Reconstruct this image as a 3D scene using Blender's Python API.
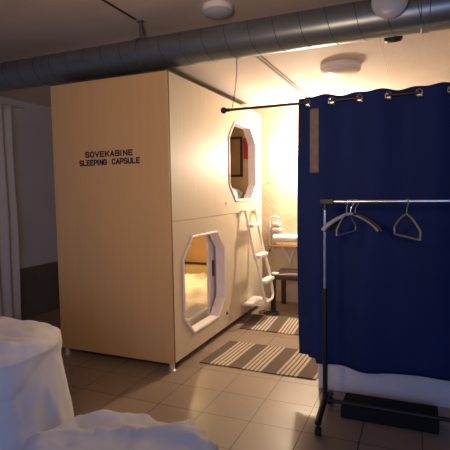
import bpy, bmesh, math, random
from mathutils import Vector, Matrix, noise
random.seed(4)
for o in list(bpy.data.objects): bpy.data.objects.remove(o)
S = bpy.context.scene
COL = S.collection
PI = math.pi

# ------------------------------------------------------------ camera
cd = bpy.data.cameras.new('camera'); cam = bpy.data.objects.new('camera', cd); COL.objects.link(cam)
cd.sensor_width = 36; cd.lens = 36 * 453 / 450; cd.clip_start = 0.02
yaw, pitch, roll = math.radians(23.1), math.radians(4.23), math.radians(0.9)
F0 = Vector((-math.sin(yaw), math.cos(yaw), 0)); R0 = Vector((math.cos(yaw), math.sin(yaw), 0)); U0 = Vector((0, 0, 1))
Fw = F0*math.cos(pitch) - U0*math.sin(pitch); Up = U0*math.cos(pitch) + F0*math.sin(pitch)
Rt = R0*math.cos(roll) - Up*math.sin(roll); Uu = Up*math.cos(roll) + R0*math.sin(roll)
M = Matrix((Rt, Uu, -Fw)).transposed().to_4x4(); M.translation = Vector((0, 0, 1.45))
cam.matrix_world = M
S.camera = cam

# ------------------------------------------------------------ world, lights, exposure
W = bpy.data.worlds.new('world'); S.world = W; W.use_nodes = True
bg = W.node_tree.nodes['Background']; bg.inputs[0].default_value = (0.45, 0.55, 1.0, 1); bg.inputs[1].default_value = 0.075
S.view_settings.view_transform = 'Standard'; S.view_settings.look = 'None'
S.view_settings.exposure = 0.0; S.view_settings.gamma = 1.0; S.view_settings.use_curve_mapping = False

def light(name, kind, loc, energy, color, size=0.1, rot=(0, 0, 0), size_y=None):
    l = bpy.data.lights.new(name, kind); l.energy = energy; l.color = color
    if kind == 'AREA':
        l.size = size
        if size_y: l.shape = 'RECTANGLE'; l.size_y = size_y
    else: l.shadow_soft_size = size
    o = bpy.data.objects.new(name, l); COL.objects.link(o); o.location = loc; o.rotation_euler = rot
    return o
WARM = (1.0, 0.83, 0.65)
light('wall_lamp_light', 'POINT', (-1.20, 5.50, 1.88), 108, WARM, 0.07)
sp = light('front_fill_spot', 'SPOT', (-0.75, 0.55, 1.75), 112, (1.0, 0.65, 0.34), 0.15)  # added fill spot without a fixture, brightens the capsule front and ceiling
sp.data.spot_size = math.radians(115); sp.data.spot_blend = 1.0
sp.rotation_euler = (Vector((-1.75, 3.1, 2.15)) - Vector(sp.location)).to_track_quat('-Z', 'Y').to_euler()
light('window_daylight', 'AREA', (0.2, -2.4, 1.6), 42, (0.40, 0.52, 1.0), 1.6, (math.radians(82), 0, math.radians(28)), 1.3)

# ------------------------------------------------------------ materials
def mat(name, col, rough=0.6, metal=0.0, spec=0.5, bump=None, var=None, coat=0):
    m = bpy.data.materials.new(name); m.use_nodes = True; nt = m.node_tree; b = nt.nodes['Principled BSDF']
    b.inputs['Base Color'].default_value = (*col, 1); b.inputs['Roughness'].default_value = rough
    b.inputs['Metallic'].default_value = metal; b.inputs['Specular IOR Level'].default_value = spec
    b.inputs['Coat Weight'].default_value = coat
    tc = nt.nodes.new('ShaderNodeTexCoord')
    if var:
        scale, amt, stretch = var
        mp = nt.nodes.new('ShaderNodeMapping'); mp.inputs['Scale'].default_value = stretch
        n = nt.nodes.new('ShaderNodeTexNoise'); n.inputs['Scale'].default_value = scale; n.inputs['Detail'].default_value = 5
        r = nt.nodes.new('ShaderNodeMapRange'); r.inputs[1].default_value = 0.3; r.inputs[2].default_value = 0.7
        r.inputs[3].default_value = 1-amt; r.inputs[4].default_value = 1+amt*0.5
        mx = nt.nodes.new('ShaderNodeVectorMath'); mx.operation = 'SCALE'; mx.inputs[0].default_value = col
        nt.links.new(tc.outputs['Object'], mp.inputs[0]); nt.links.new(mp.outputs[0], n.inputs[0])
        nt.links.new(n.outputs[0], r.inputs[0]); nt.links.new(r.outputs[0], mx.inputs['Scale'])
        nt.links.new(mx.outputs[0], b.inputs['Base Color'])
    if bump:
        scale, st = bump
        n = nt.nodes.new('ShaderNodeTexNoise'); n.inputs['Scale'].default_value = scale; n.inputs['Detail'].default_value = 6
        bp = nt.nodes.new('ShaderNodeBump'); bp.inputs['Strength'].default_value = st; bp.inputs['Distance'].default_value = 0.01
        nt.links.new(tc.outputs['Object'], n.inputs[0]); nt.links.new(n.outputs[0], bp.inputs['Height']); nt.links.new(bp.outputs[0], b.inputs['Normal'])
    return m
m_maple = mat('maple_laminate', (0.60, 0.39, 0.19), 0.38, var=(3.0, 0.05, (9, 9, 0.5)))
m_side = mat('maple_laminate_lit', (0.64, 0.54, 0.40), 0.5, var=(3.0, 0.04, (9, 9, 0.5)))  # same maple as the end panel, lightened to carry the light on this side
m_inner = mat('capsule_lining', (0.66, 0.50, 0.26), 0.6, var=(4, 0.08, (1, 1, 1)))
m_trimw = mat('white_moulding', (0.78, 0.72, 0.76), 0.4)
m_dark = mat('dark_edge', (0.045, 0.03, 0.025), 0.6)
m_brown = mat('dark_brown_wood', (0.045, 0.022, 0.014), 0.45, var=(6, 0.25, (1, 1, 6)))
m_tan = mat('tan_panel', (0.42, 0.27, 0.13), 0.5, var=(5, 0.1, (1, 1, 1)))
m_ink = mat('navy_lettering', (0.012, 0.01, 0.03), 0.6)
m_metal = mat('chrome', (0.75, 0.75, 0.77), 0.22, 1.0)
m_leg = mat('brushed_leg', (0.7, 0.7, 0.72), 0.35, 0.5)
m_duct = mat('galvanised_duct', (0.21, 0.245, 0.28), 0.36, 0.75, var=(5, 0.12, (1, 3, 3)), bump=(6, 0.08))
m_dseam = mat('duct_seam', (0.06, 0.065, 0.07), 0.5, 0.6)
m_black = mat('black_plastic', (0.012, 0.012, 0.013), 0.5)
m_blackcl = mat('black_cloth', (0.008, 0.008, 0.009), 0.9, bump=(90, 0.2))
m_rod = mat('dark_bronze_rod', (0.05, 0.025, 0.03), 0.4, 0.5)
m_white = mat('white_plastic', (0.80, 0.78, 0.75), 0.4)
m_sheet = mat('white_sheet', (0.74, 0.72, 0.74), 0.85, bump=(35, 0.25))
def crumple(m):
    nt = m.node_tree; b = nt.nodes['Principled BSDF']; tc = nt.nodes.new('ShaderNodeTexCoord')
    n1 = nt.nodes.new('ShaderNodeTexNoise'); n1.inputs['Scale'].default_value = 2.2; n1.inputs['Detail'].default_value = 2; n1.inputs['Distortion'].default_value = 1.6
    try: n1.noise_type = 'RIDGED_MULTIFRACTAL'
    except Exception: pass
    bp = nt.nodes.new('ShaderNodeBump'); bp.inputs['Strength'].default_value = 0.8; bp.inputs['Distance'].default_value = 0.045
    nt.links.new(tc.outputs['Object'], n1.inputs[0]); nt.links.new(n1.outputs[0], bp.inputs['Height']); nt.links.new(bp.outputs[0], b.inputs['Normal'])
crumple(m_sheet)
m_bed = mat('white_bedding', (0.82, 0.78, 0.70), 0.85, bump=(25, 0.3))
m_wall = mat('grey_painted_wall', (0.42, 0.44, 0.55), 0.8, var=(2, 0.08, (1, 1, 1)), bump=(40, 0.1))
m_alc = mat('cream_rough_wall', (0.76, 0.62, 0.43), 0.75, var=(3, 0.13, (1, 1, 2)), bump=(14, 0.7))
m_ceil = mat('painted_ceiling', (0.62, 0.55, 0.52), 0.8, var=(1.2, 0.10, (1, 2, 1)), bump=(30, 0.1))
m_ceil2 = mat('pale_ceiling', (0.74, 0.64, 0.57), 0.75, var=(2, 0.05, (1, 1, 1)))
m_wains = mat('charcoal_wainscot', (0.10, 0.095, 0.10), 0.7, var=(4, 0.15, (1, 1, 1)))
m_grey = mat('grey_drape', (0.50, 0.48, 0.50), 0.85, bump=(60, 0.1))
m_navy = mat('navy_curtain_cloth', (0.014, 0.028, 0.125), 0.85, spec=0.2, bump=(160, 0.15), var=(6, 0.12, (1, 1, 0.4)))
m_patch = mat('brown_cloth_strip', (0.24, 0.18, 0.16), 0.9, bump=(120, 0.3), var=(30, 0.2, (1, 1, 1)))
m_bedb = mat('white_board', (0.78, 0.79, 0.85), 0.6)
m_valve = mat('grey_enamel', (0.42, 0.44, 0.50), 0.35)
m_red = mat('red_fabric', (0.55, 0.03, 0.025), 0.7)
m_rugd = mat('rug_brown_stripe', (0.15, 0.105, 0.08), 0.95, bump=(150, 0.4))
m_rugl = mat('rug_cream_stripe', (0.58, 0.50, 0.40), 0.95, bump=(150, 0.4))
m_han = mat('grey_hanger_plastic', (0.36, 0.36, 0.44), 0.4)
m_han2 = mat('beige_hanger_plastic', (0.34, 0.31, 0.26), 0.4)
m_cond = mat('beige_conduit', (0.42, 0.36, 0.33), 0.7)
m_eye = mat('dull_eyelet_metal', (0.35, 0.35, 0.37), 0.45, 0.8)
m_glass = mat('frosted_glass', (0.80, 0.73, 0.66), 0.25)

def tile_mat():
    m = bpy.data.materials.new('floor_tiles'); m.use_nodes = True; nt = m.node_tree; b = nt.nodes['Principled BSDF']
    tc = nt.nodes.new('ShaderNodeTexCoord'); mp = nt.nodes.new('ShaderNodeMapping')
    mp.inputs['Location'].default_value = (0.957+3.33, -2.926+6.66+0.0, 0)
    br = nt.nodes.new('ShaderNodeTexBrick'); br.offset = 0; br.squash = 1
    br.inputs['Scale'].default_value = 1; br.inputs['Brick Width'].default_value = 0.333; br.inputs['Row Height'].default_value = 0.333
    br.inputs['Mortar Size'].default_value = 0.0032; br.inputs['Mortar Smooth'].default_value = 0.2
    br.inputs['Color1'].default_value = (0.30, 0.225, 0.165, 1); br.inputs['Color2'].default_value = (0.335, 0.25, 0.185, 1)
    br.inputs['Mortar'].default_value = (0.055, 0.035, 0.025, 1)
    n = nt.nodes.new('ShaderNodeTexNoise'); n.inputs['Scale'].default_value = 5
    r = nt.nodes.new('ShaderNodeMapRange'); r.inputs[3].default_value = 0.30; r.inputs[4].default_value = 0.46
    bp = nt.nodes.new('ShaderNodeBump'); bp.inputs['Strength'].default_value = 0.35; bp.inputs['Distance'].default_value = 0.004; bp.invert = True
    L = nt.links.new
    L(tc.outputs['Object'], mp.inputs[0]); L(mp.outputs[0], br.inputs[0]); L(br.outputs['Color'], b.inputs['Base Color'])
    L(tc.outputs['Object'], n.inputs[0]); L(n.outputs[0], r.inputs[0]); L(r.outputs[0], b.inputs['Roughness'])
    L(br.outputs['Fac'], bp.inputs['Height']); L(bp.outputs[0], b.inputs['Normal'])
    return m
m_tile = tile_mat()

# ------------------------------------------------------------ mesh helpers (world coordinates)
def box(bm, x0, x1, y0, y1, z0, z1, bev=0):
    r = bmesh.ops.create_cube(bm, size=1)
    for v in r['verts']:
        v.co = Vector(((x0+x1)/2 + v.co.x*(x1-x0), (y0+y1)/2 + v.co.y*(y1-y0), (z0+z1)/2 + v.co.z*(z1-z0)))
    if bev:
        es = list({e for v in r['verts'] for e in v.link_edges})
        bmesh.ops.bevel(bm, geom=es, offset=bev, segments=3, affect='EDGES', profile=0.6)
    return bm
def tube(bm, pts, r, seg=12, closed=False, caps=True):
    pts = [Vector(p) for p in pts]; n = len(pts); rr = r if isinstance(r, (list, tuple)) else [r]*n
    rings = []; up = None
    for i, p in enumerate(pts):
        if closed: t = pts[(i+1) % n] - pts[i-1]
        else: t = pts[min(i+1, n-1)] - pts[max(i-1, 0)]
        t.normalize()
        if up is None: up = Vector((0, 0, 1)) if abs(t.z) < 0.9 else Vector((1, 0, 0))
        a = up - t*up.dot(t)
        if a.length < 1e-4: a = Vector((0, 1, 0)).cross(t)
        a.normalize(); up = a; b = t.cross(a)
        rings.append([bm.verts.new(p + (a*math.cos(2*PI*k/seg) + b*math.sin(2*PI*k/seg))*rr[i]) for k in range(seg)])
    m = n if closed else n-1
    for i in range(m):
        A, B = rings[i], rings[(i+1) % n]
        for k in range(seg): bm.faces.new((A[k], A[(k+1) % seg], B[(k+1) % seg], B[k]))
    if caps and not closed: bm.faces.new(rings[0][::-1]); bm.faces.new(rings[-1])
    return bm
def lathe(bm, c, prof, axis=(0, 0, 1), seg=40):
    ax = Vector(axis).normalized(); a = ax.orthogonal().normalized(); b = ax.cross(a); c = Vector(c)
    rings = []
    for r, h in prof:
        if r < 1e-5: rings.append([bm.verts.new(c+ax*h)])
        else: rings.append([bm.verts.new(c + ax*h + (a*math.cos(2*PI*k/seg) + b*math.sin(2*PI*k/seg))*r) for k in range(seg)])
    for A, B in zip(rings, rings[1:]):
        for k in range(seg):
            k2 = (k+1) % seg
            if len(A) == 1: bm.faces.new((A[0], B[k2], B[k]))
            elif len(B) == 1: bm.faces.new((A[k], A[k2], B[0]))
            else: bm.faces.new((A[k], A[k2], B[k2], B[k]))
    return bm
def sphere(bm, c, r, s=(1, 1, 1)):
    q = bmesh.ops.create_uvsphere(bm, u_segments=24, v_segments=14, radius=r)
    for v in q['verts']: v.co = Vector(c) + Vector((v.co.x*s[0], v.co.y*s[1], v.co.z*s[2]))
    return bm
def smooth_path(pts, n=8):
    P = [Vector(p) for p in pts]; out = []
    for i in range(len(P)-1):
        p0, p1, p2, p3 = P[max(i-1, 0)], P[i], P[i+1], P[min(i+2, len(P)-1)]
        for k in range(n):
            t = k/n
            out.append(0.5*((2*p1) + (p2-p0)*t + (2*p0-5*p1+4*p2-p3)*t*t + (3*p1-p0-3*p2+p3)*t**3))
    out.append(P[-1]); return out
def obj(name, bm, m, parent=None, smooth=True, mats=None):
    bmesh.ops.recalc_face_normals(bm, faces=bm.faces)
    if parent is not None:
        off = Vector(parent.location); p = parent.parent
        while p: off += Vector(p.location); p = p.parent
        bm.transform(Matrix.Translation(-off))
    me = bpy.data.meshes.new(name); bm.to_mesh(me); bm.free()
    for mm in (mats or [m]): me.materials.append(mm)
    if smooth:
        for p in me.polygons: p.use_smooth = True
        try: me.set_sharp_from_angle(angle=math.radians(38))
        except Exception: pass
    o = bpy.data.objects.new(name, me); COL.objects.link(o)
    if parent is not None: o.parent = parent
    return o
B = bmesh.new
def tag(o, label, cat, group=None, kind=None):
    o['label'] = label; o['category'] = cat
    if group: o['group'] = group
    if kind: o['kind'] = kind
    return o
def thing(name, label, cat, loc, group=None):
    o = bpy.data.objects.new(name, None); o.empty_display_size = 0.05; COL.objects.link(o); o.location = loc
    return tag(o, label, cat, group)
def struct(name, bm, m, parent=None, smooth=False):
    o = obj(name, bm, m, parent, smooth)
    if parent is None: o['kind'] = 'structure'
    return o

# ------------------------------------------------------------ the setting
XL, YB, ZH, ZLO, YS, XR = -4.2, 5.68, 2.85, 2.52, 3.42, 1.6
struct('floor', box(B(), XL-0.1, 2.6, -3.0, YB+0.1, -0.1, 0), m_tile)
c = B(); box(c, XL-0.1, 2.6, -3.0, YS+0.25, ZH, ZH+0.1); struct('ceiling', c, m_ceil)
c = B(); vv = [[c.verts.new((x, y, z)) for y, z in ((YS+0.03, ZLO), (YB+0.1, ZLO), (YB+0.1, ZH+0.1), (YS+0.26, ZH+0.1))] for x in (XL-0.1, 2.6)]
c.faces.new(vv[0]); c.faces.new(vv[1][::-1])
for k in range(4): c.faces.new((vv[0][k], vv[0][(k+1) % 4], vv[1][(k+1) % 4], vv[1][k]))
struct('trim_1', c, m_ceil2)      # the lowered ceiling behind the duct
c = B(); box(c, XL-0.12, XL, -3.0, YB+0.1, 0, ZH); struct('wall_left', c, m_wall)
c = B(); box(c, XL, 2.6, YB, YB+0.12, 0, ZLO); struct('wall_back', c, m_alc)
c = B(); box(c, XR, XR+0.12, YS-0.15, YB, 0, ZLO); struct('wall_right', c, m_alc)
c = B(); box(c, XL, XL+0.02, 0.5, YB, 0.0, 0.60); struct('baseboard_left', c, m_wains)
# narrow joint strips on the two ceilings
c = B(); box(c, -2.13, -2.11, 0.2, 3.2, ZH-0.006, ZH); struct('trim_2', c, m_dark)
c = B(); tube(c, [(-1.195, YS, ZLO-0.008), (-1.195, YB, ZLO-0.008)], 0.008, 8); tube(c, [(-1.165, YS, ZLO-0.008), (-1.165, YB, ZLO-0.008)], 0.008, 8)
box(c, -1.205, -1.155, YS, YB, ZLO-0.004, ZLO); struct('trim_3', c, m_cond, smooth=True)
# ribbed ceiling panel
c = B(); y0, y1, x = YS+0.04, 5.3, -0.28; prof = []
while x < 1.5:
    prof += [(x, 0.003), (x+0.003, 0.0045), (x+0.009, 0.0045), (x+0.012, 0.003)]; x += 0.0165
vs = [[c.verts.new((px, yy, ZLO-h)) for px, h in prof] for yy in (y0, y1)]
vt = [[c.verts.new((px, yy, ZLO)) for px, h in (prof[0], prof[-1])] for yy in (y0, y1)]
for k in range(len(prof)-1): c.faces.new((vs[0][k], vs[0][k+1], vs[1][k+1], vs[1][k]))
c.faces.new(vs[0] + [vt[0][1], vt[0][0]]); c.faces.new(vs[1] + [vt[1][1], vt[1][0]])
c.faces.new((vs[0][0], vs[1][0], vt[1][0], vt[0][0])); c.faces.new((vs[0][-1], vs[1][-1], vt[1][1], vt[0][1]))
struct('trim_4', c, m_ceil2)

# ------------------------------------------------------------ sleeping capsule
X0, X1, Y0, Y1 = -2.95, -1.79, 3.10, 5.37
cap = thing('sleeping_capsule', 'tall two-tier maple sleeping capsule with white octagonal entrances and block lettering', 'sleeping capsule', (-2.37, 4.235, 0))
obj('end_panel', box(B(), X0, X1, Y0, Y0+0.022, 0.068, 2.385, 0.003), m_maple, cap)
c = B(); box(c, X0, X0+0.02, Y0+0.022, Y1-0.02, 0.068, 2.385); box(c, X0, X1-0.022, Y1-0.02, Y1, 0.068, 2.385)
box(c, X0+0.02, X1-0.022, Y0+0.022, Y1-0.02, 0.068, 0.13); box(c, X0+0.02, X1-0.022, Y0+0.022, Y1-0.02, 1.18, 1.255)
box(c, X0+0.02, X1-0.022, Y0+0.022, Y1-0.02, 2.35, 2.385)
obj('carcass', c, m_inner, cap, smooth=False)

def octa(yc, zc, a, b, ch, n=1):
    return [(yc+a, zc-b+ch), (yc+a, zc+b-ch), (yc+a-ch, zc+b), (yc-a+ch, zc+b), (yc-a, zc+b-ch), (yc-a, zc-b+ch), (yc-a+ch, zc-b), (yc+a-ch, zc-b)]
def holed(z0, z1, o, xa, xb):
    bm = B(); ya, yb = Y0+0.022, Y1
    out = [(yb, o[0][1]), (yb, o[1][1]), (o[2][0], z1), (o[3][0], z1), (ya, o[4][1]), (ya, o[5][1]), (o[6][0], z0), (o[7][0], z0)]
    corners = {1: (yb, z1), 3: (ya, z1), 5: (ya, z0), 7: (yb, z0)}
    V = {}
    def v(x, p):
        k = (x, round(p[0], 5), round(p[1], 5))
        if k not in V: V[k] = bm.verts.new((x, *p))
        return V[k]
    for x in (xa, xb):
        for i in range(8):
            j = (i+1) % 8
            f = [v(x, o[i]), v(x, out[i])] + ([v(x, corners[i])] if i in corners else []) + [v(x, out[j]), v(x, o[j])]
            bm.faces.new(f)
    for i in range(8):
        j = (i+1) % 8; bm.faces.new((v(xa, o[i]), v(xa, o[j]), v(xb, o[j]), v(xb, o[i])))
    rim = []
    for i in range(8):
        rim.append(out[i])
        if i in corners: rim.append(corners[i])
    for i in range(len(rim)):
        p, q = rim[i], rim[(i+1) % len(rim)]
        bm.faces.new((v(xa, p), v(xa, q), v(xb, q), v(xb, p)))
    return bm
LOW = (3.725, 0.643, 0.43, 0.42, 0.17); UPP = (4.735, 1.765, 0.41, 0.412, 0.17)
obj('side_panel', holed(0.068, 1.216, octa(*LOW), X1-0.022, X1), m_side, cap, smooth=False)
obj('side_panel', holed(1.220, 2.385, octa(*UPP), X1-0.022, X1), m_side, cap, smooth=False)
def moulding(o, wid, depth, proud):
    yc, zc, a, b, ch = o; k = 0.414
    inner = octa(yc, zc, a-0.012, b-0.012, ch-0.012*0.59)
    outer = octa(yc, zc, a+wid, b+wid, ch+wid*0.59)
    bm = B()
    prof = [(outer, X1+0.001), (outer, X1+proud*0.7), (octa(yc, zc, a+wid-0.008, b+wid-0.008, ch+(wid-0.008)*0.59), X1+proud), (octa(yc, zc, a-0.004, b-0.004, ch-0.004*0.59), X1+proud), (inner, X1+proud*0.6), (inner, X1-depth), (octa(yc, zc, a, b, ch), X1-depth), (octa(yc, zc, a, b, ch), X1+0.001)]
    R = [[bm.verts.new((x, *p)) for p in pts] for pts, x in prof]
    for i in range(len(R)):
        A, C = R[i], R[(i+1) % len(R)]
        for q in range(8): bm.faces.new((A[q], A[(q+1) % 8], C[(q+1) % 8], C[q]))
    return bm
for o in (LOW, UPP): obj('entrance_moulding', moulding(o, 0.012, 0.085, 0.012), m_trimw, cap, smooth=False)
# dark seam lines
c = B(); box(c, X0, X1+0.001, Y0-0.002, Y1, 2.385, 2.392); box(c, X1-0.001, X1+0.0025, Y0+0.018, Y0+0.026, 0.068, 2.385)
obj('edge_strip', c, m_dark, cap, smooth=False)
for x, y in ((X0+0.04, Y0+0.035), (X1-0.035, Y0+0.035), (X0+0.06, Y1-0.06), (X1-0.05, Y1-0.06)):
    c = B(); lathe(c, (x, y, 0), [(0, 0), (0.028, 0), (0.028, 0.006), (0.022, 0.010), (0.022, 0.068), (0, 0.068)]); obj('foot', c, m_leg, cap)
# sliding doors just behind the panel
d = obj('sliding_door', box(B(), -1.925, -1.90, 4.03, 4.62, 0.135, 1.15, 0.004), m_trimw, cap)
obj('door_pull', box(B(), -1.90, -1.892, 4.10, 4.135, 0.60, 0.76, 0.003), m_dark, d)
c = B(); box(c, -1.93, -1.885, 3.2, 5.3, 0.13, 0.16); obj('door_rail', c, m_dark, cap, smooth=False)
# framed panels on the far inner wall
for (xa, xb, za, zb) in ((-2.90, -2.50, 0.49, 0.98), (-2.38, -2.025, 1.63, 2.13)):
    y = Y1-0.02
    f = B(); box(f, xa, xb, y-0.02, y, za, za+0.03); box(f, xa, xb, y-0.02, y, zb-0.03, zb); box(f, xa, xa+0.03, y-0.02, y, za+0.03, zb-0.03); box(f, xb-0.03, xb, y-0.02, y, za+0.03, zb-0.03)
    fr = obj('wall_frame', f, m_brown, cap, smooth=False)
    obj('frame_panel', box(B(), xa+0.03, xb-0.03, y-0.01, y, za+0.03, zb-0.03), m_tan, fr, smooth=False)
# fasteners
for y, z, mm, r in ((4.23, 1.334, m_metal, 0.014), (4.21, 0.204, m_dark, 0.016)):
    c = B(); lathe(c, (X1, y, z), [(0, 0.001), (r, 0.001), (r, 0.006), (r*0.7, 0.010), (0, 0.011)], (1, 0, 0), 20); k = obj('lock_button', c, mm, cap)
# grab handle by the upper entrance
hp = [(X1+0.001, 5.27, 2.0), (X1+0.10, 5.27, 2.0), (X1+0.13, 5.27, 1.985), (X1+0.145, 5.27, 1.95), (X1+0.145, 5.27, 1.60), (X1+0.13, 5.27, 1.56), (X1+0.10, 5.27, 1.54), (X1+0.001, 5.27, 1.54)]
c = B(); tube(c, smooth_path(hp, 4), 0.009, 10); obj('grab_handle', c, m_metal, cap)
# lettering
GL = {'S': [[(1, .86), (.8, 1), (.2, 1), (0, .85), (0, .65), (.2, .53), (.8, .47), (1, .34), (1, .15), (.8, 0), (.2, 0), (0, .14)]],
 'O': [[(.25, 0), (0, .22), (0, .78), (.25, 1), (.75, 1), (1, .78), (1, .22), (.75, 0), (.25, 0)]],
 'V': [[(0, 1), (.5, 0), (1, 1)]], 'E': [[(1, 1), (0, 1), (0, 0), (1, 0)], [(0, .52), (.85, .52)]],
 'K': [[(0, 0), (0, 1)], [(1, 1), (0, .38)], [(.32, .58), (1, 0)]], 'A': [[(0, 0), (.5, 1), (1, 0)], [(.2, .3), (.8, .3)]],
 'B': [[(0, 0), (0, 1), (.75, 1), (.95, .87), (.95, .65), (.75, .53), (0, .53)], [(.75, .53), (1, .38), (1, .14), (.78, 0), (0, 0)]],
 'I': [[(0, 0), (0, 1)]], 'N': [[(0, 0), (0, 1), (1, 0), (1, 1)]], 'L': [[(0, 1), (0, 0), (1, 0)]],
 'P': [[(0, 0), (0, 1), (.78, 1), (1, .86), (1, .6), (.78, .45), (0, .45)]],
 'G': [[(1, .82), (.75, 1), (.25, 1), (0, .78), (0, .22), (.25, 0), (.75, 0), (1, .15), (1, .47), (.6, .47)]],
 'C': [[(1, .8), (.75, 1), (.25, 1), (0, .78), (0, .22), (.25, 0), (.75, 0), (1, .2)]],
 'U': [[(0, 1), (0, .2), (.25, 0), (.75, 0), (1, .2), (1, 1)]]}
def lettering(txt, x0, x1, z0, z1, h):
    """one mesh per word: strokes of the block capitals as flat raised bars"""
    n = len(txt); units = sum(0.25 if ch == 'I' else 1 for ch in txt) + 0.52*(n-1); u = (x1-x0)/units; sw = h*0.115; bm = B(); x = x0
    for ch in txt:
        zb = z0+(z1-z0)*(x-x0)/(x1-x0)
        for st in GL[ch]:
            P = [Vector((x+p[0]*u, 0, zb+sw+p[1]*(h-2*sw))) for p in st]
            for q, (a, b) in enumerate(zip(P, P[1:])):
                d = (b-a).normalized(); nrm = Vector((-d.z, 0, d.x))*sw; a2 = a-d*sw*0.85; b2 = b+d*sw*0.85
                vs = [bm.verts.new(Vector((w.x, Y0-yy, w.z))) for yy in (0.0003, 0.0016+0.00002*q) for w in (a2+nrm, b2+nrm, b2-nrm, a2-nrm)]
                for f in ((0, 1, 2, 3), (7, 6, 5, 4), (0, 4, 5, 1), (1, 5, 6, 2), (2, 6, 7, 3), (3, 7, 4, 0)): bm.faces.new([vs[k] for k in f])
        x += (0.25 if ch == 'I' else 1)*u + 0.52*u
    return obj('lettering', bm, m_ink, cap, smooth=False)
lettering('SOVEKABINE', -2.594, -2.124, 1.752, 1.752, 0.050)
lettering('SLEEPING', -2.658, -2.383, 1.683, 1.684, 0.050)
lettering('CAPSULE', -2.322, -2.060, 1.686, 1.686, 0.050)

# bedding inside each tier
def mattress(name, z, label, ys=0):
    t = thing(name, label, 'mattress', (-2.42, 4.2, z))
    obj('mattress_body', box(B(), X0+0.03, -1.96, Y0+0.05, Y1-0.05, z, z+0.14, 0.025), m_bed, t)
    return t
def blob(name, x0, x1, y0, y1, z0, h, m, seed, n=44, amp=0.05, parent=None):
    bm = B(); g = []
    for j in range(n+1):
        row = []
        for i in range(n+1):
            u, v = i/n, j/n; x = x0+(x1-x0)*u; y = y0+(y1-y0)*v
            e = (1-abs(2*u-1)**3.2)*(1-abs(2*v-1)**3.2); e = max(e, 0)**0.38
            w = noise.noise(Vector((x*4.0, y*3.0, seed)))*amp + abs(noise.noise(Vector((x*9, y*5, seed+5))))*amp*0.6
            row.append(bm.verts.new((x, y, z0+0.004+max(e*(h+w), 0))))
        g.append(row)
    for j in range(n):
        for i in range(n): bm.faces.new((g[j][i], g[j][i+1], g[j+1][i+1], g[j+1][i]))
    rim = [g[0][i] for i in range(n+1)] + [g[j][n] for j in range(1, n+1)] + [g[n][i] for i in range(n-1, -1, -1)] + [g[j][0] for j in range(n-1, 0, -1)]
    bot = [bm.verts.new((v.co.x, v.co.y, z0+0.001)) for v in rim]
    for i in range(len(rim)):
        j = (i+1) % len(rim); bm.faces.new((rim[i], rim[j], bot[j], bot[i]))
    bm.faces.new(bot)
    return obj(name, bm, m, parent)
mattress('mattress', 0.13, 'white mattress lying inside the lower entrance of the capsule')
mattress('mattress', 1.255, 'white mattress lying inside the upper entrance of the capsule')
tag(blob('duvet', -2.90, -1.985, 3.5, 5.30, 0.27, 0.13, m_bed, 1.0, amp=0.11), 'rumpled white duvet seen through the lower octagonal entrance', 'duvet')
tag(blob('pillow', -2.55, -1.97, 4.86, 5.28, 1.395, 0.11, m_bed, 3.0, amp=0.02, n=26), 'white pillow seen at the bottom of the upper octagonal entrance', 'pillow')
c = B(); box(c, -2.015, -1.945, Y1-0.034, Y1-0.0205, 1.85, 2.11, 0.005); tag(obj('red_cloth', c, m_red), 'small red cloth hanging on the inner wall of the upper tier', 'cloth')
# reading lamps of the two tiers
def readlamp(y, z, e, label):
    t = thing('reading_lamp', label, 'lamp', (-2.45, y, z))
    c = B(); lathe(c, (-2.45, y, z), [(0, 0), (0.05, 0), (0.05, -0.012), (0.03, -0.02), (0, -0.02)]); obj('base', c, m_white, t)
    c = B(); lathe(c, (-2.45, y, z), [(0.028, -0.0202), (0.03, -0.04), (0.018, -0.055), (0, -0.06)])
    mm = bpy.data.materials.new('lamp_glow'); mm.use_nodes = True; b = mm.node_tree.nodes['Principled BSDF']
    b.inputs['Emission Color'].default_value = (1, 0.7, 0.3, 1); b.inputs['Emission Strength'].default_value = 6
    obj('bulb', c, mm, t); light('reading_lamp_light', 'POINT', (-2.45, y, z-0.12), e, (1.0, 0.76, 0.42), 0.05)
readlamp(4.5, 1.18, 14.0, 'small round reading lamp on the ceiling of the lower tier')
readlamp(3.6, 2.35, 1.5, 'small round reading lamp on the ceiling of the upper tier')

# ------------------------------------------------------------ ladder hanging on the capsule side
lad = thing('ladder', 'white tubular ladder hooked to the capsule side below the upper entrance', 'ladder', (-1.56, 4.83, 0.2))
YA, YC = 4.66, 4.99
def rail(y, s):
    return [(X1+0.012, y-0.10*s, 1.20), (X1+0.03, y-0.08*s, 1.235), (X1+0.05, y-0.02*s, 1.24), (-1.735, y, 1.19), (-1.655, y, 0.80), (-1.60, y, 0.60), (-1.56, y, 0.42), (-1.535, y+0.01*s, 0.26), (-1.53, y+0.06*s, 0.215)]
c = B(); tube(c, smooth_path(rail(YA, 1), 5), 0.0155, 12); obj('rail', c, m_white, lad)
c = B(); tube(c, smooth_path(rail(YC, -1), 5), 0.0155, 12); obj('rail', c, m_white, lad)
c = B(); tube(c, [(-1.53, YA+0.05, 0.215), (-1.53, YC-0.05, 0.215)], 0.0155, 12); obj('bottom_bar', c, m_white, lad)
for z, x in ((1.07, -1.712), (0.73, -1.640), (0.45, -1.568)):
    obj('rung', box(B(), x-0.03, x+0.055, YA+0.004, YC-0.004, z-0.022, z+0.018, 0.012), m_white, lad)
c = B(); n = 20; top = []; bt = []
for k in range(n+1):
    a = PI*k/n; px = X1+0.004+0.25*math.sin(a)**0.7; py = 4.83-0.19*math.cos(a)
    top.append(c.verts.new((px, py, 0.205))); bt.append(c.verts.new((px, py, 0.180)))
c.faces.new(top); c.faces.new(bt[::-1])
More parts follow.
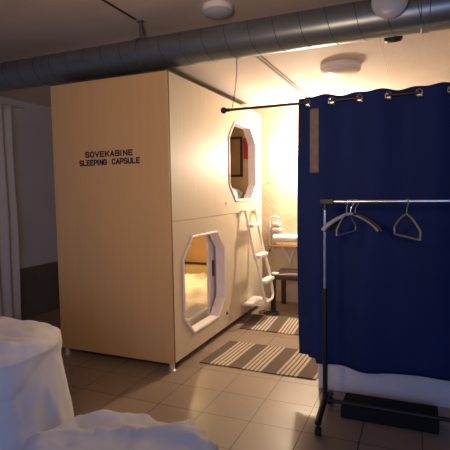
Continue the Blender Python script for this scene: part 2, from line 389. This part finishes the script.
for k in range(n+1): j = (k+1) % (n+1); c.faces.new((top[k], top[j], bt[j], bt[k]))
obj('foot_plate', c, m_white, lad, smooth=False)

# ------------------------------------------------------------ back wall fittings
t = thing('wall_pipe', 'thick white horizontal pipe along the back wall above the small table', 'pipe', (-1.3, 5.59, 0.85))
c = B(); tube(c, [(-1.70, 5.59, 0.845), (-0.95, 5.59, 0.845)], 0.05, 24); obj('pipe_run', c, m_white, t)
c = B(); tube(c, smooth_path([(-1.765, 5.62, 0.70), (-1.765, 5.62, 1.06), (-1.75, 5.62, 1.10), (-1.70, 5.62, 1.115), (-1.64, 5.62, 1.11)], 5), 0.011, 10); obj('thin_pipe', c, m_white, t)
c = B(); tube(c, [(-1.73, 5.63, 0.66), (-1.73, 5.63, 1.06)], 0.009, 10); obj('thin_pipe', c, m_white, t)
c = B(); tube(c, [(-1.77, 5.63, 0.66), (-1.77, 5.63, 0.99)], 0.009, 10); obj('thin_pipe', c, m_dark, t)
c = B(); box(c, -1.72, -1.62, 5.58, 5.68, 0.93, 0.97, 0.008); box(c, -1.72, -1.63, 5.58, 5.68, 1.0, 1.035, 0.008); obj('valve_block', c, m_white, t)
t = thing('wall_bracket', 'narrow shelf with a white V-shaped bracket under the thick white pipe', 'bracket', (-1.5, 5.6, 0.72))
obj('shelf_board', box(B(), -1.76, -0.95, 5.52, 5.68, 0.735, 0.755, 0.003), m_tan, t)
c = B(); tube(c, [(-1.60, 5.60, 0.735), (-1.505, 5.665, 0.56)], 0.012, 10); tube(c, [(-1.43, 5.60, 0.735), (-1.505, 5.665, 0.56)], 0.012, 10); tube(c, [(-1.505, 5.667, 0.60), (-1.505, 5.667, 0.50)], 0.012, 10); obj('strut', c, m_white, t)
# wall lamp (hidden behind the curtain, its light fills the alcove)
t = thing('wall_lamp', 'small wall lamp lighting the alcove from behind the navy curtain', 'lamp', (-1.20, 5.66, 1.88))
c = B(); lathe(c, (-1.20, 5.68, 1.88), [(0, 0), (0.06, 0), (0.06, 0.02), (0.03, 0.03), (0.02, 0.10), (0, 0.10)], (0, -1, 0)); obj('base', c, m_white, t)

# ------------------------------------------------------------ small table
t = thing('side_table', 'low dark brown side table standing beside the ladder', 'table', (-1.36, 5.33, 0))
obj('tabletop', box(B(), -1.60, -1.10, 5.10, 5.60, 0.40, 0.455, 0.003), m_brown, t)
for x in (-1.598, -1.152):
    for y in (5.102, 5.548): obj('leg', box(B(), x, x+0.05, y, y+0.05, 0, 0.40, 0.002), m_brown, t)
tag(obj('white_box', box(B(), -1.595, -1.52, 5.11, 5.20, 0.455, 0.475, 0.006), m_white), 'small flat white item on the corner of the dark side table', 'item')
c = B(); tube(c, smooth_path([(-1.5, 5.12, 0.461), (-1.42, 5.15, 0.462), (-1.35, 5.20, 0.461), (-1.2, 5.18, 0.461)], 5), 0.005, 8); tag(obj('cable', c, m_white), 'thin white strip imitating the highlight along the dark side table top edge', 'cable')  # white tube standing in for the highlight on the table edge, not a real cord
c = B(); p = []
for k in range(90):
    a = k*0.32; r = 0.07+0.035*math.sin(k*0.21); p.append((-1.62+r*math.cos(a)*1.0+0.0012*k, 5.0+r*math.sin(a)*0.8, 0.008+0.02*abs(math.sin(k*0.13))))
tube(c, p, 0.005, 8); tag(obj('power_cable', c, m_black), 'coiled black power cable on the floor by the side table', 'cable')

# ------------------------------------------------------------ rugs
def rug(x0, y0, ln, dp, skew, label, first=0.0):
    bm = B(); widths = []; x = 0
    pat = [(0.125, 1)] + [(0.022, 0), (0.0135, 1)]*4 + [(0.024, 0)]
    i = 0; cut = first
    while x < ln:
        w, dk = pat[i % len(pat)]; i += 1
        if cut > 0:
            d = min(cut, w); w -= d; cut -= d
            if w <= 0: continue
        w = min(w, ln-x); widths.append((x, x+w, dk)); x += w
    V = {}
    def v(a, b, z):
        k = (round(a, 5), b, z)
        if k not in V: V[k] = bm.verts.new((x0+a+skew*b/8, y0+dp*b/8 + 0.004*math.sin(a*7), z + (0.0015*math.sin(a*9+b) if z > 0.003 else 0)))
        return V[k]
    for (a, b, dk) in widths:
        for j in range(8):
            f = bm.faces.new((v(a, j, 0.009), v(b, j, 0.009), v(b, j+1, 0.009), v(a, j+1, 0.009))); f.material_index = 1 if dk else 0
        for j, fl in ((0, 0), (8, 1)):
            f = bm.faces.new((v(a, j, 0.009), v(b, j, 0.009), v(b, j, 0.001), v(a, j, 0.001))); f.material_index = 1 if dk else 0
    for a in (0, widths[-1][1]):
        for j in range(8): bm.faces.new((v(a, j, 0.009), v(a, j+1, 0.009), v(a, j+1, 0.001), v(a, j, 0.001)))
    return tag(obj('striped_rug', bm, None, mats=[m_rugl, m_rugd]), label, 'rug', 'striped rugs beside the capsule')
rug(-1.69, 3.36, 0.99, 0.60, 0.035, 'brown and cream striped rug nearest the camera on the tiles', 0.03)
rug(-1.715, 4.37, 1.0, 0.56, -0.03, 'brown and cream striped rug farther back near the ladder')

# ------------------------------------------------------------ spiral duct with fittings
YD, ZD, RD = 3.25, 2.576, 0.126
du = thing('ventilation_duct', 'large grey spiral-seamed ventilation duct crossing under the ceiling', 'duct', (-1.0, YD, ZD))
c = B(); tube(c, [(XL+0.002, YD, ZD), (2.55, YD, ZD)], RD, 48); obj('duct_run', c, m_duct, du)
c = B(); p = []; n = 1500; L = 2.5-(XL+0.02)
for k in range(n+1):
    u = k/n; a = 2*PI*u*L/0.185; p.append((XL+0.02+u*L, YD+(RD+0.0005)*math.cos(a), ZD+(RD+0.0005)*math.sin(a)))
tube(c, p, 0.0021, 6); obj('spiral_seam', c, m_dseam, du)
for x in (0.03,):
    c = B(); lathe(c, (x-0.03, YD, ZD), [(RD, 0), (RD+0.006, 0.004), (RD+0.006, 0.05), (RD, 0.054)], (1, 0, 0), 48); obj('joint_collar', c, m_duct, du)
t = thing('duct_hanger', 'dark metal strap hanger holding the duct left of the capsule edge', 'hanger', (-2.11, YD, ZH))
c = B(); lathe(c, (-2.12, YD, ZD), [(RD+0.0035, 0), (RD+0.008, 0), (RD+0.008, 0.03), (RD+0.0035, 0.03), (RD+0.0035, 0)], (1, 0, 0), 48); obj('strap', c, m_duct, t)
c = B(); box(c, -2.125, -2.095, YD-0.004, YD+0.004, ZD+RD+0.008, ZH-0.001); box(c, -2.14, -2.08, YD-0.02, YD+0.02, ZH-0.008, ZH-0.0005); obj('rod', c, m_duct, t, smooth=False)
# disc valve on the duct, facing the room
ax = Vector((0.05, -0.85, 0.02)).normalized(); cc = Vector((-0.19, YD, ZD+0.03))
t = thing('disc_valve', 'grey round disc valve mounted on the front of the duct', 'vent', tuple(cc + ax*RD))
c = B(); lathe(c, cc, [(0.075, RD-0.02), (0.075, RD+0.03), (0, RD+0.03)], ax, 36); obj('collar', c, m_duct, t)
c = B(); lathe(c, cc, [(0, RD+0.031), (0.085, RD+0.031), (0.105, RD+0.045), (0.108, RD+0.055), (0.10, RD+0.066), (0.06, RD+0.078), (0, RD+0.084)], ax, 48); obj('disc', c, m_valve, t)
c = B(); lathe(c, (-0.17, YD+0.09, ZD-0.06), [(0.06, 0), (0.06, 0.06), (0.05, 0.072), (0, 0.072)], (0, 0.45, -1), 28)
obj('cap', c, m_black, du)

def ceiling_lamp(loc, r, h, label, mg):
    t = thing('ceiling_lamp', label, 'lamp', loc)
    c = B(); lathe(c, loc, [(0, -0.0005), (r*1.0, -0.0005), (r*1.02, -h*0.15), (r*1.02, -h*0.42), (r*0.97, -h*0.46)]); obj('lamp_base', c, m_white, t)
    c = B(); lathe(c, loc, [(r*0.97, -h*0.46), (r*0.99, -h*0.55), (r*0.88, -h*0.72), (r*0.62, -h*0.88), (r*0.3, -h*0.97), (0, -h)]); obj('glass_dome', c, mg, t)
ceiling_lamp((-0.63, 4.06, ZLO), 0.17, 0.095, 'round white flush ceiling lamp with glass dome above the navy curtain', m_glass)
ceiling_lamp((-1.42, 3.25, ZH), 0.115, 0.085, 'round grey ceiling lamp above the middle of the duct', m_valve)

# ------------------------------------------------------------ curtain rod, chain, curtain
YCU = 3.17; ZR = 2.055
t = thing('curtain_rod', 'thin dark curtain rod with a ball end in front of the capsule', 'curtain rod', (-0.5, YCU, ZR))
c = B(); tube(c, [(-1.33, YCU, ZR), (XR+0.4, YCU, ZR)], 0.0095, 14); obj('rod', c, m_rod, t)
c = B(); sphere(c, (-1.347, YCU, ZR), 0.024); lathe(c, (-1.325, YCU, ZR), [(0.012, 0), (0.014, 0.02), (0.009, 0.03)], (1, 0, 0), 16); obj('finial', c, m_rod, t)
# chain from duct to rod
bm = B(); za, zb = ZD-RD, ZR+0.010; n = 26; pts = []
for k in range(n):
    u = k/(n-1); pts.append(Vector((-1.262 + 0.012*math.sin(u*PI) - 0.016*u, YD-0.02-(YD-0.02-YCU)*u, za+0.004+(zb-za)*u)))
for k in range(n):
    p = pts[k]; s = 0.0095; w = 0.0048; loop = []
    for q in range(12):
        a = 2*PI*q/12; dx = w*math.cos(a); dz = s*math.sin(a)
        loop.append(p + (Vector((dx, 0, dz)) if k % 2 else Vector((0, dx, dz))))
    tube(bm, loop, 0.0014, 5, closed=True)
tag(obj('hanging_chain', bm, m_dark), 'thin dark chain hanging from the duct to the curtain rod', 'chain')

cu = thing('curtain', 'long navy blue eyelet curtain hanging from the dark rod', 'curtain', (-0.2, YCU, 0.2))
def wave(x):
    if x < -0.55: return 0.03*math.sin(PI*(x+0.55)/0.165)*(-1 if False else 1)
    return 0.034*math.sin(PI*(x+0.55)/0.182)
def curt_y(x, z):
    f = 0.45+0.55*(z/2.1); dx = x+0.03*math.sin(z*2.1)*(1-z/2.1)
    return YCU + wave(dx)*f + 0.010*math.sin(x*23+z*1.3)*(1-z/2.3) + 0.005*noise.noise(Vector((x*3, 0, z*2)))
bm = B(); nx, nz = 240, 60; xa, xb = -0.785, 1.35; G = []
rings_x = [-0.715] + [-0.55+0.182*k for k in range(11)]
for j in range(nz+1):
    row = []
    for i in range(nx+1):
        x = xa+(xb-xa)*i/nx; v = j/nz
        zt = 2.100 - 0.012*math.sin((x+0.55)/0.182*PI+0.6)**2 + (-0.008 if x < -0.74 else 0)
        zb_ = 0.205+0.012*math.sin(x*9+1.0) + (0.035 if x < -0.66 else 0.0) + (0.015 if x < -0.71 else 0)
        z = zb_+(zt-zb_)*v; xx = x + (-0.012*math.sin(PI*v)*(1 if i < 20 else 0)*(20-i)/20)
        row.append(bm.verts.new((xx, curt_y(x, z), z)))
    G.append(row)
for j in range(nz):
    for i in range(nx):
        bm.faces.new((G[j][i], G[j][i+1], G[j+1][i+1], G[j+1][i]))
# eyelet holes
kill = []
for f in bm.faces:
    m_ = f.calc_center_median()
    for rx in rings_x:
        if (m_.x-rx)**2+(m_.z-ZR)**2 < 0.019**2: kill.append(f); break
bmesh.ops.delete(bm, geom=kill, context='FACES')
cl = obj('cloth', bm, m_navy, cu)
so = cl.modifiers.new('thickness', 'SOLIDIFY'); so.thickness = 0.0025; so.offset = 0
for rx in rings_x:
    c = B(); a0 = math.atan2(curt_y(rx+0.02, ZR)-curt_y(rx-0.02, ZR), 0.04); tx = Vector((math.cos(a0), math.sin(a0), 0)); loop = []
    cen = Vector((rx, curt_y(rx, ZR), ZR))
    for q in range(28): a = 2*PI*q/28; loop.append(cen + tx*(0.0225*math.cos(a)) + Vector((0, 0, 0.0225*math.sin(a))))
    tube(c, loop, 0.0045, 8, closed=True); obj('eyelet', c, m_eye, cu)
bm = B(); g = []
for j in range(25):
    z = 1.57+(2.005-1.57)*j/24; g.append([bm.verts.new((x, curt_y(x, z)-0.006, z)) for x in [-0.695+(0.065)*i/6 for i in range(7)]])
for j in range(24):
    for i in range(6): bm.faces.new((g[j][i], g[j][i+1], g[j+1][i+1], g[j+1][i]))
pc = obj('cloth_strip', bm, m_patch, cu); so = pc.modifiers.new('thickness', 'SOLIDIFY'); so.thickness = 0.002; pc['label'] = 'brown vertical cloth strip'

# ------------------------------------------------------------ white low bed base behind the curtain
t = thing('bed_base', 'low white board-sided bed base showing below the navy curtain', 'bed', (0.3, 3.6, 0))
obj('front_board', box(B(), -0.585, 1.4, 3.235, 3.26, 0.0, 0.34, 0.003), m_bedb, t)
obj('corner_post', box(B(), -0.655, -0.615, 3.235, 3.275, 0.0, 0.34, 0.003), m_bedb, t)
obj('end_board', box(B(), -0.612, -0.59, 3.235, 4.1, 0.02, 0.34, 0.003), m_bedb, t)
obj('deck', box(B(), -0.588, 1.4, 3.262, 4.1, 0.28, 0.34, 0.003), m_bedb, t)
for x in (-0.58, 1.33): obj('leg', box(B(), x, x+0.05, 4.03, 4.08, 0, 0.279), m_bedb, t)

# ------------------------------------------------------------ clothes rack
t = thing('clothes_rack', 'black and chrome clothes rack on castors in front of the navy curtain', 'clothes rack', (0.0, 2.8, 0))
XA, XB_, YR, ZT = -0.525, 0.62, 2.80, 1.378
c = B(); tube(c, [(XA+0.02, YR, ZT), (XB_-0.02, YR, ZT)], 0.0105, 18); rb = obj('top_rail', c, m_metal, t)
for x, s in ((XA, 1), (XB_, -1)):
    c = B(); tube(c, [(x, YR, 0.83), (x, YR, 1.33)], 0.009, 14); obj('upper_post', c, m_metal, t)
    c = B(); tube(c, [(x, YR, 0.13), (x, YR, 0.84)], 0.014, 14); obj('lower_post', c, m_black, t)
    c = B(); box(c, x-0.032 if s > 0 else x-0.055, x+0.055 if s > 0 else x+0.032, YR-0.017, YR+0.017, ZT-0.018, ZT+0.018, 0.006); tube(c, [(x, YR, ZT-0.05), (x, YR, ZT)], 0.016, 14); obj('corner_joint', c, m_black, t)
    pth = smooth_path([(x, YR-0.22, 0.075), (x, YR-0.12, 0.105), (x, YR, 0.125), (x, YR+0.12, 0.105), (x, YR+0.21, 0.075)], 5)
    c = B(); tube(c, pth, 0.019, 14); obj('foot_bar', c, m_black, t)
    for y in (YR-0.215, YR+0.205):
        c = B(); lathe(c, (x-0.018, y, 0.027), [(0, 0), (0.02, 0), (0.026, 0.004), (0.026, 0.012), (0.02, 0.016), (0, 0.016)], (1, 0, 0), 24)
        lathe(c, (x+0.002, y, 0.027), [(0, 0), (0.02, 0), (0.026, 0.004), (0.026, 0.012), (0.02, 0.016), (0, 0.016)], (1, 0, 0), 24)
        tube(c, [(x, y, 0.027), (x, y, 0.08)], 0.010, 10); obj('castor', c, m_black, t)
c = B(); tube(c, [(XA, YR, 0.125), (XB_, YR, 0.125)], 0.012, 12); obj('lower_rail', c, m_black, t)
c = B(); box(c, -0.435, 0.135, 2.845, 3.07, 0.0, 0.075, 0.012); tag(obj('storage_box', c, m_blackcl), 'low black box on the floor under the clothes rack', 'box')

# ------------------------------------------------------------ clothes hangers
def hanger(x, ang, wid, drop, r, m, label, kind='loop', tilt=0.0, name='clothes_hanger'):
    t = thing(name, label, 'hanger', (x, YR, ZT), 'clothes hangers on the rack rail')
    t.rotation_euler = (0, tilt, ang)
    hk = [(0.020*math.cos(a), 0, 0.020*math.sin(a)-0.008+0.0) for a in [math.radians(q) for q in (200, 160, 120, 90, 60, 20, -20, -55)]]
    hk += [(0.004, 0, -0.036), (0, 0, -0.055), (0, 0, -0.075)]
    def lo(bm, nm, mm):
        bmesh.ops.recalc_face_normals(bm, faces=bm.faces); me = bpy.data.meshes.new(nm); bm.to_mesh(me); bm.free(); me.materials.append(mm)
        for p in me.polygons: p.use_smooth = True
        o = bpy.data.objects.new(nm, me); COL.objects.link(o); o.parent = t
    c = B(); tube(c, smooth_path(hk, 3), 0.0028, 8); lo(c, 'hook', m_metal if kind != 'loop' else m)
    w = wid/2
    if kind == 'loop':
        pts = [(0, 0, -0.073), (w*0.45, 0, -0.10), (w*0.93, 0, -0.150), (w, 0, -0.165), (w*0.97, 0, -drop*0.93), (w*0.93, 0, -drop), (0, 0, -drop), (-w*0.93, 0, -drop), (-w*0.97, 0, -drop*0.93), (-w, 0, -0.165), (-w*0.93, 0, -0.150), (-w*0.45, 0, -0.10)]
        pts = smooth_path(pts + [pts[0]], 3)[:-1]
        c = B(); tube(c, pts, r, 8, closed=True); lo(c, 'frame', m)
    else:
        for s in (1, -1):
            pts = smooth_path([(0, 0, -0.075), (s*w*0.15, 0, -0.078), (s*w*0.5, 0, -0.105), (s*w*0.85, 0, -0.145), (s*w, 0, -0.175)], 4)
            c = B(); nn = len(pts); tube(c, pts, [r*(1.0+0.9*(i/(nn-1))) for i in range(nn)], 10); lo(c, 'arm', m)
    return t
hanger(-0.395, math.radians(80), 0.36, 0.19, 0.0045, m_han, 'grey loop hanger turned edge-on, leftmost on the rack rail')
hanger(-0.372, math.radians(18), 0.33, 0.19, 0.008, m_han, 'broad-shouldered grey hanger beside the left loop hanger', 'arms')
hanger(-0.345, math.radians(-12), 0.32, 0.18, 0.007, m_black, 'black broad-shouldered hanger behind the grey ones at the left', 'arms')
hanger(-0.058, math.radians(-66), 0.36, 0.205, 0.006, m_han2, 'single beige loop hanger alone near the middle of the rail')

# ------------------------------------------------------------ grey drape by the left wall
bm = B(); G = []; nx, nz = 60, 20
for j in range(nz+1):
    z = 0.03+(2.42-0.03)*j/nz; row = []
    for i in range(nx+1):
        u = i/nx; y = 3.12+0.58*u; row.append(bm.verts.new((XL+0.10+0.028*math.sin(u*26+0.3*math.sin(z))+0.01*math.sin(z*3+u*5), y, z)))
    G.append(row)
for j in range(nz):
    for i in range(nx): bm.faces.new((G[j][i], G[j][i+1], G[j+1][i+1], G[j+1][i]))
o = tag(obj('drape', bm, m_grey), 'plain grey drape hanging in folds against the left wall', 'curtain')
so = o.modifiers.new('thickness', 'SOLIDIFY'); so.thickness = 0.003
t = thing('drape_rail', 'thin rail holding the grey drape near the left wall', 'rail', (XL+0.10, 3.4, 2.43))
c = B(); tube(c, [(XL+0.10, 2.9, 2.43), (XL+0.10, 3.9, 2.43)], 0.01, 10); obj('rail', c, m_valve, t)
for y in (2.95, 3.85): obj('wall_stud', tube(B(), [(XL, y, 2.43), (XL+0.10, y, 2.43)], 0.008, 8), m_valve, t)

# ------------------------------------------------------------ white-covered seats in the foreground
def sack(name, label, cat, cx, cy, rx, ry, h, top, seed, fold, nu=160, nv=80, sq=2.6, tl=(0, 0), collar=0, ridge=0):
    """a closed cloth-covered form: straight flanks narrowing to a rounded, rumpled top"""
    bm = B(); G = []
    for j in range(nv+1):
        v = j/nv
        if v < 0.62: s = v/0.62; z = s*0.90*h; k = 1-(1-top)*s**1.1
        else:
            s = (v-0.62)/0.38; z = h*(0.90+0.10*math.sin(min(s*1.25, 1)*PI/2)) ; k = top*(1-s**2.1)
            if s < 0.12: k = top*(1-0.012*s)
        row = []
        if j == nv:
            row = [bm.verts.new((cx+tl[0], cy+tl[1], h*1.0))]
        else:
            for i in range(nu):
                a = 2*PI*i/nu; ca, sa = math.cos(a), math.sin(a)
                q = (abs(ca)**sq+abs(sa)**sq)**(-1/sq)
                P = Vector((ca*k*2.2, sa*k*2.2, z*2.5+seed))
                w = fold*(noise.noise(P*1.2)*0.9+abs(noise.noise(Vector((P.x*2.3, P.y*2.3, P.z*1.1+9))))*0.8)
                if k > 0.02: w *= min(1, 0.35+v*1.2)
                if collar:
                    zl = 0.80*h + 0.05*math.sin(a*2+0.6) + 0.03*math.sin(a*5)
                    q2 = min(max((z-zl)/0.022, 0), 1); w += collar*q2*min(1, k)
                if ridge:
                    X, Y = rx*k*q*ca, ry*k*q*sa; pz = Vector((X*1.6+Y*1.0+seed, Y*4.2-X*1.3, z*2.2)); d = Vector((noise.noise(pz*0.8), noise.noise(pz*0.8+Vector((7, 3, 1))), 0))
                    rg = 1-abs(noise.noise(pz*1.3+d*1.2))*2.4; w += ridge*(max(rg, 0)**1.6)*min(1, k*2.5)
                rr = max(k*q + w*(0.4+k), 0.001)
                zz = z + (w*0.9*h*min(k*2, 1) if v > 0.55 else 0)*1.0
                lean = v
                row.append(bm.verts.new((cx+tl[0]*lean+rx*rr*ca, cy+tl[1]*lean+ry*rr*sa, max(zz, 0.001))))
        G.append(row)
    for j in range(nv):
        for i in range(nu):
            i2 = (i+1) % nu
            if j == nv-1: bm.faces.new((G[j][i], G[j][i2], G[nv][0]))
            else: bm.faces.new((G[j][i], G[j][i2], G[j+1][i2], G[j+1][i]))
    bm.faces.new(G[0][::-1])
    return tag(obj(name, bm, m_sheet), label, cat)
sack('beanbag', 'tall white sheet-covered beanbag at the left foreground', 'beanbag', -2.03, 1.52, 0.51, 0.42, 0.755, 0.80, 2.0, 0.03, collar=0.03, ridge=0.008)
sack('beanbag', 'low rumpled white sheet-covered beanbag in front at the bottom', 'beanbag', -1.065, 1.33, 0.465, 0.44, 0.445, 0.84, 7.0, 0.05, sq=2.3, ridge=0.05)
